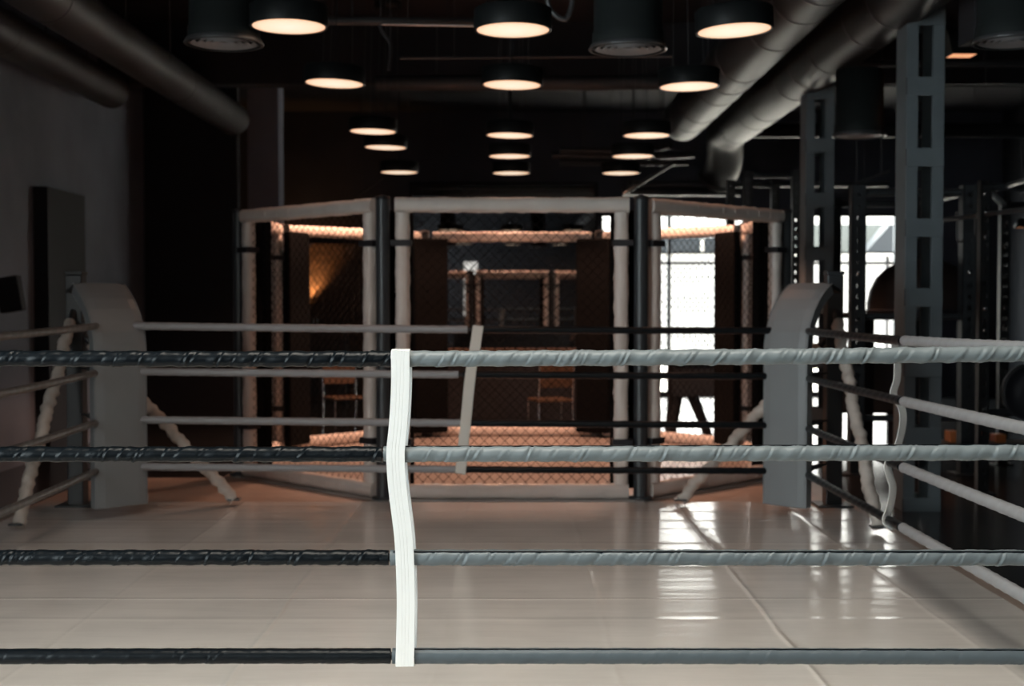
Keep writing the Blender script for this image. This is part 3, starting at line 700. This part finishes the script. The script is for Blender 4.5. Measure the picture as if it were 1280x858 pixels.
# small square track lamp and a small far lamp
t = thing('track_lamp', 'small square amber lamp right of the nearest steel column', 'lamp', at(1202, 70, 11.5), local=True)
MB().add([(-.11, -.1, 0), (.11, -.1, 0), (.11, .1, 0), (-.11, .1, 0), (-.16, -.1, .22), (.16, -.1, .22), (.16, .1, .22), (-.16, .1, .22)], [(0, 1, 5, 4), (1, 2, 6, 5), (2, 3, 7, 6), (3, 0, 4, 7), (4, 5, 6, 7)]).build('housing', M['lamp_black'], t)
MB().add([(-.105, -.095, .002), (.105, -.095, .002), (.105, .095, .002), (-.105, .095, .002)], [(0, 1, 2, 3)]).build('diffuser', M['lamp_orange'], t)
MB().tube([(0, 0, .2), (0, 0, CZ - at(1202, 70, 11.5).z)], .012, 8).build('stem', M['lamp_black'], t)
t = thing('pendant_lamp', 'tiny amber pendant lamp over the rack at the right edge', 'lamp', at(1276, 285, 17.5), local=True)
MB().lathe([(.08, 0), (.09, .005), (.05, .12), (0, .14)], n=24).build('shade', M['lamp_black'], t)
MB().lathe([(0, .004), (.082, .006)], n=24).build('diffuser', M['lamp_orange'], t)
MB().tube([(0, 0, .13), (0, 0, CZ - at(1276, 285, 17.5).z)], .004, 6).build('power_cord', M['lamp_black'], t)

# ------------------------------------------------------------------ built-up steel columns
def steel_column(X, Y, label, levels):
    t = thing('steel_column', label, 'column', (X, Y, FZ)); t['kind'] = 'structure'
    W_, D = .275, .26; y0 = Y; tw = .085
    for s in (-1, 1):
        xo = X + s * W_ / 2
        a, b = sorted((xo, xo - s * tw)); c, d = sorted((xo, xo - s * .012))
        MB().span((a, y0, FZ), (b, y0 + .014, CZ), .003).span((c, y0 + .014, FZ), (d, y0 + D - .014, CZ)).span((a, y0 + D - .014, FZ), (b, y0 + D, CZ), .003).build('channel', M['column'], t)
    for z in levels:
        MB().span((X - W_ / 2 + .003, y0 - .014, z - .067), (X + W_ / 2 - .003, y0 - .0005, z + .067), .003).build('batten_plate', M['column'], t)
        MB().span((X - W_ / 2 + .01, y0 + D + .0005, z - .067), (X + W_ / 2 - .01, y0 + D + .014, z + .067)).build('batten_plate', M['column'], t)
        MB().tube([(X - W_ / 2 - .002, y0 - .004, z - .062), (X - W_ / 2 - .002, y0 - .004, z + .062)], .006, 6).build('weld_seam', M['pipe'], t)
cx1 = at(1154.5, 380, 9.5).x
lv1 = [at(1154, y, 9.5).z for y in (20, 108, 197, 285, 372, 460, 546, 634, 722)]
steel_column(cx1, 9.5, 'dark grey riveted steel column with batten plates, the nearer and larger one', lv1)
lv2 = [1.37 + (z - 1.37) + .07 for z in lv1]
cx2 = at(1024, 380, 12.6).x
steel_column(cx2, 12.6, 'dark grey steel column with batten plates, the farther one behind the lit corner pad', [at(1024, y, 12.6).z for y in (115, 182, 250, 317, 384, 452, 519)])

# ------------------------------------------------------------------ training racks on the right
def perforated(mb, X, Y, w_, z0, z1, pitch=.1, hole=.034):
    h = w_ / 2; tk = .006
    mb.span((X - h, Y - h, z0), (X - h + tk, Y + h, z1)).span((X + h - tk, Y - h, z0), (X + h, Y + h, z1))
    for yy_ in (Y - h, Y + h - tk):
        mb.span((X - h, yy_, z0), (X - hole / 2, yy_ + tk, z1)).span((X + hole / 2, yy_, z0), (X + h, yy_ + tk, z1))
        z = z0
        while z < z1:
            mb.span((X - hole / 2, yy_, z), (X + hole / 2, yy_ + tk, min(z + pitch - hole, z1))); z += pitch
def rack(spots, top, label, w_, cross, bolts=()):
    t = thing('power_rack', label, 'training rack', (spots[0][0], spots[0][1], FZ), 'training racks')
    for X, Y in spots:
        mb = MB(); perforated(mb, X, Y, w_, FZ, top); u = mb.build('upright', M['steel'], t)
        MB().span((X - w_, Y - w_, FZ), (X + w_, Y + w_, FZ + .012)).build('foot_plate', M['steel'], t)
        for z in bolts:
            MB().lathe([(0, -.012), (.016, -.010), (.020, 0)], (X, Y - w_ / 2 - .001, z), 10, axis='Y').build('bolt', M['chrome'], u)
    for a, b, r, nm in cross:
        MB().tube([a, b], r, 10).build(nm, M['steel' if nm != 'pull_up_bar' else 'pipe'], t)
ux = at(1071, 380, 11.6).x
zt = 2.42
rack([(ux, 11.6), (4.05, 11.6), (ux + .12, 12.95), (4.05, 12.95)], zt, 'black perforated power rack between the two steel columns', .125,
     [((ux, 11.6, zt - .06), (4.05, 11.6, zt - .06), .035, 'crossbar'), ((ux + .12, 12.95, zt - .06), (4.05, 12.95, zt - .06), .035, 'crossbar'), ((4.05, 11.6, zt - .06), (4.05, 12.95, zt - .06), .03, 'crossbar'),
      ((ux, 11.6, 1.255), (4.05, 11.6, 1.255), .03, 'crossbar'), ((ux + .12, 12.95, 1.255), (4.05, 12.95, 1.255), .03, 'crossbar'), ((ux, 11.6, .35), (4.05, 11.6, .35), .03, 'crossbar')], (1.05, 1.65))
for sx_ in (at(1086, 400, 12.9).x, 3.95):
    MB().span((sx_ - .045, 12.86, FZ), (sx_ + .045, 12.93, 1.262), .004).build('shelf_leg', M['black'], bpy.data.objects['power_rack'])
MB().span((ux + .08, 11.62, 1.262), (3.98, 12.93, 1.284), .004).build('shelf', M['black'], bpy.data.objects['power_rack'])
sx1, sx2 = at(1229, 380, 10.4).x, at(1259, 380, 12.2).x
rack([(sx1, 10.4), (5.3, 10.4), (sx2, 12.3), (5.6, 12.3)], 2.35, 'black rack with pull-up bars at the right edge of the photo', .085,
     [(at(1213, 246, 12.2), at(1300, 221, 9.2), .022, 'pull_up_bar'), (at(1172, 276, 11.3), at(1300, 259, 9.5), .02, 'pull_up_bar'), ((sx1, 10.4, 2.3), (5.3, 10.4, 2.3), .03, 'crossbar'),
      ((sx1, 10.4, 2.3), (sx2, 12.3, 2.3), .03, 'crossbar'), ((sx1, 10.4, .5), (5.3, 10.4, .5), .03, 'crossbar'), ((sx2, 12.3, 2.3), (5.6, 12.3, 2.3), .03, 'crossbar')], (1.33, 1.16, 1.9, 2.1, .45))
ux3 = at(994, 380, 15).x
rack([(ux3, 15.0), (ux3 - .55, 15.0), (ux3, 16.2), (ux3 - .55, 16.2)], 2.9, 'black tall perforated rack left of the farther steel column', .10,
     [((ux3 - .55, 15, 2.84), (ux3, 15, 2.84), .03, 'crossbar'), ((ux3 - .55, 16.2, 2.84), (ux3, 16.2, 2.84), .03, 'crossbar')], (2.2,))
# hanging straps with hooks on the pull-up bar
for k, (px, ya, yb_) in enumerate([(1196, 270, 300), (1219, 272, 293), (1229, 274, 290)]):
    a = at(px, ya, 10.9); b = at(px + 1, yb_, 10.9)
    t = thing('hanging_hook', ['small metal hook hanging from the pull-up bar, nearest the steel column', 'small metal hook hanging from the pull-up bar, middle of three', 'small metal hook hanging from the pull-up bar, farthest from the steel column'][k], 'hook', b, 'hooks on the pull-up bar')
    MB().tube(smooth_path([a + Vector((0, .02, .0)), a + Vector((0, 0, .03)), a + Vector((0, -.02, 0)), a.lerp(b, .6), b, b + Vector((.03, 0, -.02)), b + Vector((.05, 0, .02))], 4), .008, 6).build('hook', M['pipe'], t)
# domed pad on the rack
dc = Vector((at(1152, 389, 12.3).x, 12.3, 1.315))
t = thing('domed_gym_pad', 'large dark brown domed pad on the rack behind the nearer steel column', 'gym pad', dc, local=True)
MB().lathe([(.50, 0), (.502, .06), (.48, .18), (.42, .30), (.33, .39), (.2, .455), (.08, .478), (0, .48)], n=40).build('dome', M['brown_pad'], t)
MB().lathe([(0, -.03), (.5, -.03), (.52, -.015), (.50, .004)], n=40).build('base_rim', M['black'], t)
t = thing('weight_plate', 'black round weight plate on the rack at the right edge', 'weight plate', at(1288, 490, 10.3), local=True)
MB().lathe([(.03, -.02), (.10, -.02), (.11, -.012), (.19, -.012), (.20, -.024), (.225, -.024), (.228, 0), (.225, .024), (.03, .024)], n=40, axis='Y').build('disc', M['black'], t)
MB().lathe([(.025, -.026), (.04, -.026), (.042, -.018)], n=24, axis='Y').build('hub', M['pipe'], t)
MB().tube([(0, -.08, 0), (0, .3, 0)], .025, 12).build('peg', M['chrome'], t)
# three orange boards on a low shelf
sh0, sh1 = at(1180, 553, 11.9), at(1262, 557, 11.9)
t = thing('low_shelf', 'dim low shelf behind the rack at the right', 'shelf', (sh0.x, 12, FZ))
MB().span((sh0.x - .1, 11.8, sh0.z - .03), (sh1.x + .25, 12.12, sh0.z)).build('board', M['brown_wood'], t)
for x in (sh0.x - .06, sh1.x + .2): MB().span((x - .025, 11.85, FZ), (x + .025, 12.08, sh0.z - .03)).build('leg', M['black'], t)
for k, (xa, xb, y_, wh) in enumerate([(1186, 1198, 539, 'nearest the steel column'), (1214, 1228, 539, 'middle of the three'), (1243, 1256, 543, 'nearest the right edge')]):
    a, b = at(xa, y_, 11.9), at(xb, 553, 11.9)
    o = tag(MB().span((a.x, 11.86, sh0.z), (b.x, 12.02, a.z), .008).build('orange_block', M['orange']), 'small orange block on the low shelf, ' + wh, 'block', 'orange blocks on the low shelf')

# ------------------------------------------------------------------ things behind the cage
# mirror and counter
t = thing('wall_mirror', 'large dark-framed mirror on the back wall reflecting lamps and cage', 'mirror', (0, WB, .6))
mx0, mx1, mz0, mz1 = -1.62, 1.35, .5, 3.3
MB().span((mx0, WB - .03, mz0), (mx1, WB - .012, mz1)).build('mirror_glass', M['mirror'], t)
MB().span((mx0 - .05, WB - .04, mz0 - .05), (mx0, WB, mz1 + .05)).span((mx1, WB - .04, mz0 - .05), (mx1 + .05, WB, mz1 + .05)).span((mx0, WB - .04, mz1), (mx1, WB, mz1 + .05)).span((mx0, WB - .04, mz0 - .05), (mx1, WB, mz0)).build('frame', M['black'], t)
cz = at(640, 437, 15.2).z
t = thing('wooden_counter', 'long low counter with brown wooden top behind the cage', 'counter', (0, 15.2, FZ))
MB().span((-1.25, 15.2, cz - .04), (1.25, 15.75, cz), .005).build('top', M['brown_wood'], t)
MB().span((-1.2, 15.28, FZ), (1.2, 15.7, cz - .04)).build('body', M['black'], t)
for x in (-.8, 0, .8): MB().span((x - .37, 15.262, FZ + .1), (x + .37, 15.28, cz - .08), .004).build('door', M['black'], t)
def chair(c, rz, label, wood):
    t = thing('metal_chair', label, 'chair', (c[0], c[1], FZ), 'chairs behind the cage', local=True); t.rotation_euler = (0, 0, rz)
    MB().span((-.21, -.21, .43), (.21, .21, .46), .012).build('seat', M[wood], t)
    MB().box((0, .215, .72), (.40, .02, .26), Matrix.Rotation(-.12, 3, 'X'), .008).build('backrest', M[wood], t)
    for s in (-1, 1):
        MB().tube(smooth_path([(s * .2, -.2, 0), (s * .2, -.19, .43)], 3), .012, 8).build('leg', M['chrome'], t)
        MB().tube(smooth_path([(s * .2, .22, 0), (s * .2, .19, .43), (s * .2, .235, .86)], 4), .012, 8).build('leg', M['chrome'], t)
c1 = at(432, 500, 14.9); chair((c1.x, 14.9), .5, 'metal-legged chair seen through the left front cage face', 'brown_wood')
c2 = at(688, 500, 14.6); chair((c2.x, 14.6), PI + .3, 'brown wooden-backed metal chair seen through the front cage face', 'brown_wood')
# work table with splayed legs before the window
td = 15.0
t = thing('trestle_table', 'dark panelled table on splayed legs against the window glare', 'table', (at(865, 550, td).x, td, FZ))
a, b = at(838, 446, td), at(896, 452, td)
MB().span((a.x - .08, td - .3, a.z - .05), (b.x + .1, td + .4, a.z), .006).build('table_top', M['black'], t)
c = at(900, 494, td)
MB().span((a.x, td - .2, c.z), (c.x, td - .17, a.z - .05)).build('front_panel', M['navy'], t)
for (x0_, x1_) in ((847, 838), (862, 884), (845, 841), (872, 890)):
    k = 0 if x0_ in (847, 862) else .45
    p0 = at(x0_, 494, td); p1 = at(x1_, 552, td)
    MB().tube([(p0.x, td - .1 + k, a.z - .05), (p0.x, td - .1 + k, p0.z), (p1.x, td - .1 + k, FZ)], .05, 8, sq=4).build('leg', M['black'], t)
# dark storage bench between the columns
bd = 14.3; b0, b1 = at(1046, 441, bd), at(1119, 517, bd)
t = thing('storage_bench', 'dark panelled storage bench before the window, between the two steel columns', 'bench', ((b0.x + b1.x) / 2, bd, FZ))
MB().span((b0.x, bd, b1.z), (b1.x + .1, bd + .5, b0.z - .03), .005).build('body', M['black'], t)
MB().span((b0.x - .02, bd - .03, b0.z - .03), (b1.x + .12, bd + .52, b0.z), .006).build('top', M['duct_dark'], t)
for k in range(2): MB().span((b0.x + .02 + k * .36, bd - .015, b1.z + .03), (b0.x + .34 + k * .36, bd, b0.z - .06), .004).build('door', M['steel'], t)
for px_ in (1050, 1067, 1083, 1117):
    q = at(px_, 520, bd).x
    MB().span((q - .045, bd + .05, FZ), (q + .045, bd + .12, b1.z)).build('leg', M['black'], t)
# amber sconce with a cabinet before it, on a patch of brown wall
structure(MB().span((-3.95, WB - .05, FZ), (-2.3, WB - .001, 2.35)).build('trim_1', M['brick']), 'brown rough plaster panel on the back wall')
s0 = Vector((at(384, 377, WB - .1).x, WB - .12, at(384, 380, WB).z))
t = thing('wall_sconce', 'amber wall uplight glowing behind the left front cage face', 'lamp', s0, local=True)
MB().lathe([(.0, -.10), (.05, -.09), (.085, 0), (.078, .0), (.045, -.07), (0, -.08)], n=20).build('bowl', M['black'], t)
MB().lathe([(0, -.01), (.07, -.008)], n=20).build('diffuser', M['sconce'], t)
MB().span((-.03, .02, -.12), (.03, .12, -.04)).build('bracket', M['black'], t)
l = bpy.data.lights.new('sconce_light', 'SPOT'); l.energy = 45; l.color = (1, .48, .18); l.spot_size = math.radians(95); l.spot_blend = .8; l.shadow_soft_size = .05
o = bpy.data.objects.new('sconce_light', l); C.objects.link(o); o.location = s0 + Vector((0, -.12, .02)); o.rotation_euler = (math.radians(180 - 22), 0, 0)
t = thing('tall_cabinet', 'dark tall cabinet under the amber wall light', 'cabinet', (-3.0, 20.6, FZ))
cbz = at(390, 383, 20.6).z
MB().span((-3.5, 20.3, FZ), (-2.6, 20.9, cbz - .3), .005).build('body', M['black'], t)
for k in (0, 1): 
    dr = MB().span((-3.48 + k * .44, 20.28, FZ + .1), (-3.06 + k * .44, 20.3, cbz - .34), .004).build('door', M['duct_dark'], t)
    MB().tube([(-3.1 + k * .08, 20.265, 1.0), (-3.1 + k * .08, 20.265, 1.15)], .008, 6).build('handle', M['chrome'], dr)
# dark wall unit at the left edge
p = at(8, 368, 11.7)
t = thing('wall_speaker', 'black slanted box unit on the left wall at the photo edge', 'wall unit', (WL, 11.7, p.z))
MB().box((WL + .12, 11.7, p.z), (.20, .12, .32), Matrix.Rotation(-.16, 3, 'Y'), .01).build('case', M['black'], t)
MB().span((WL, 11.66, p.z - .05), (WL + .05, 11.74, p.z + .05)).build('bracket', M['steel'], t)

# ------------------------------------------------------------------ camera and colour
cam = bpy.data.cameras.new('camera'); co = bpy.data.objects.new('camera', cam); C.objects.link(co)
co.location = CAM; co.rotation_euler = (PI / 2 - PITCH, 0, 0)
cam.sensor_width = 36; cam.lens = F / 1280 * 36; cam.clip_end = 200
cam.dof.use_dof = True; cam.dof.focus_distance = YN - .02; cam.dof.aperture_fstop = 3.6
sc = bpy.context.scene; sc.camera = co
vs = sc.view_settings; vs.view_transform = 'Standard'; vs.look = 'None'; vs.exposure = 0; vs.gamma = 1; vs.use_curve_mapping = False
try:
    sc.cycles.use_denoising = True; sc.cycles.sample_clamp_indirect = 6; sc.cycles.max_bounces = 8; sc.cycles.caustics_reflective = False
    sc.cycles.transparent_max_bounces = 12
except Exception: pass
for o in bpy.data.objects:
    if '_local' in o: del o['_local']
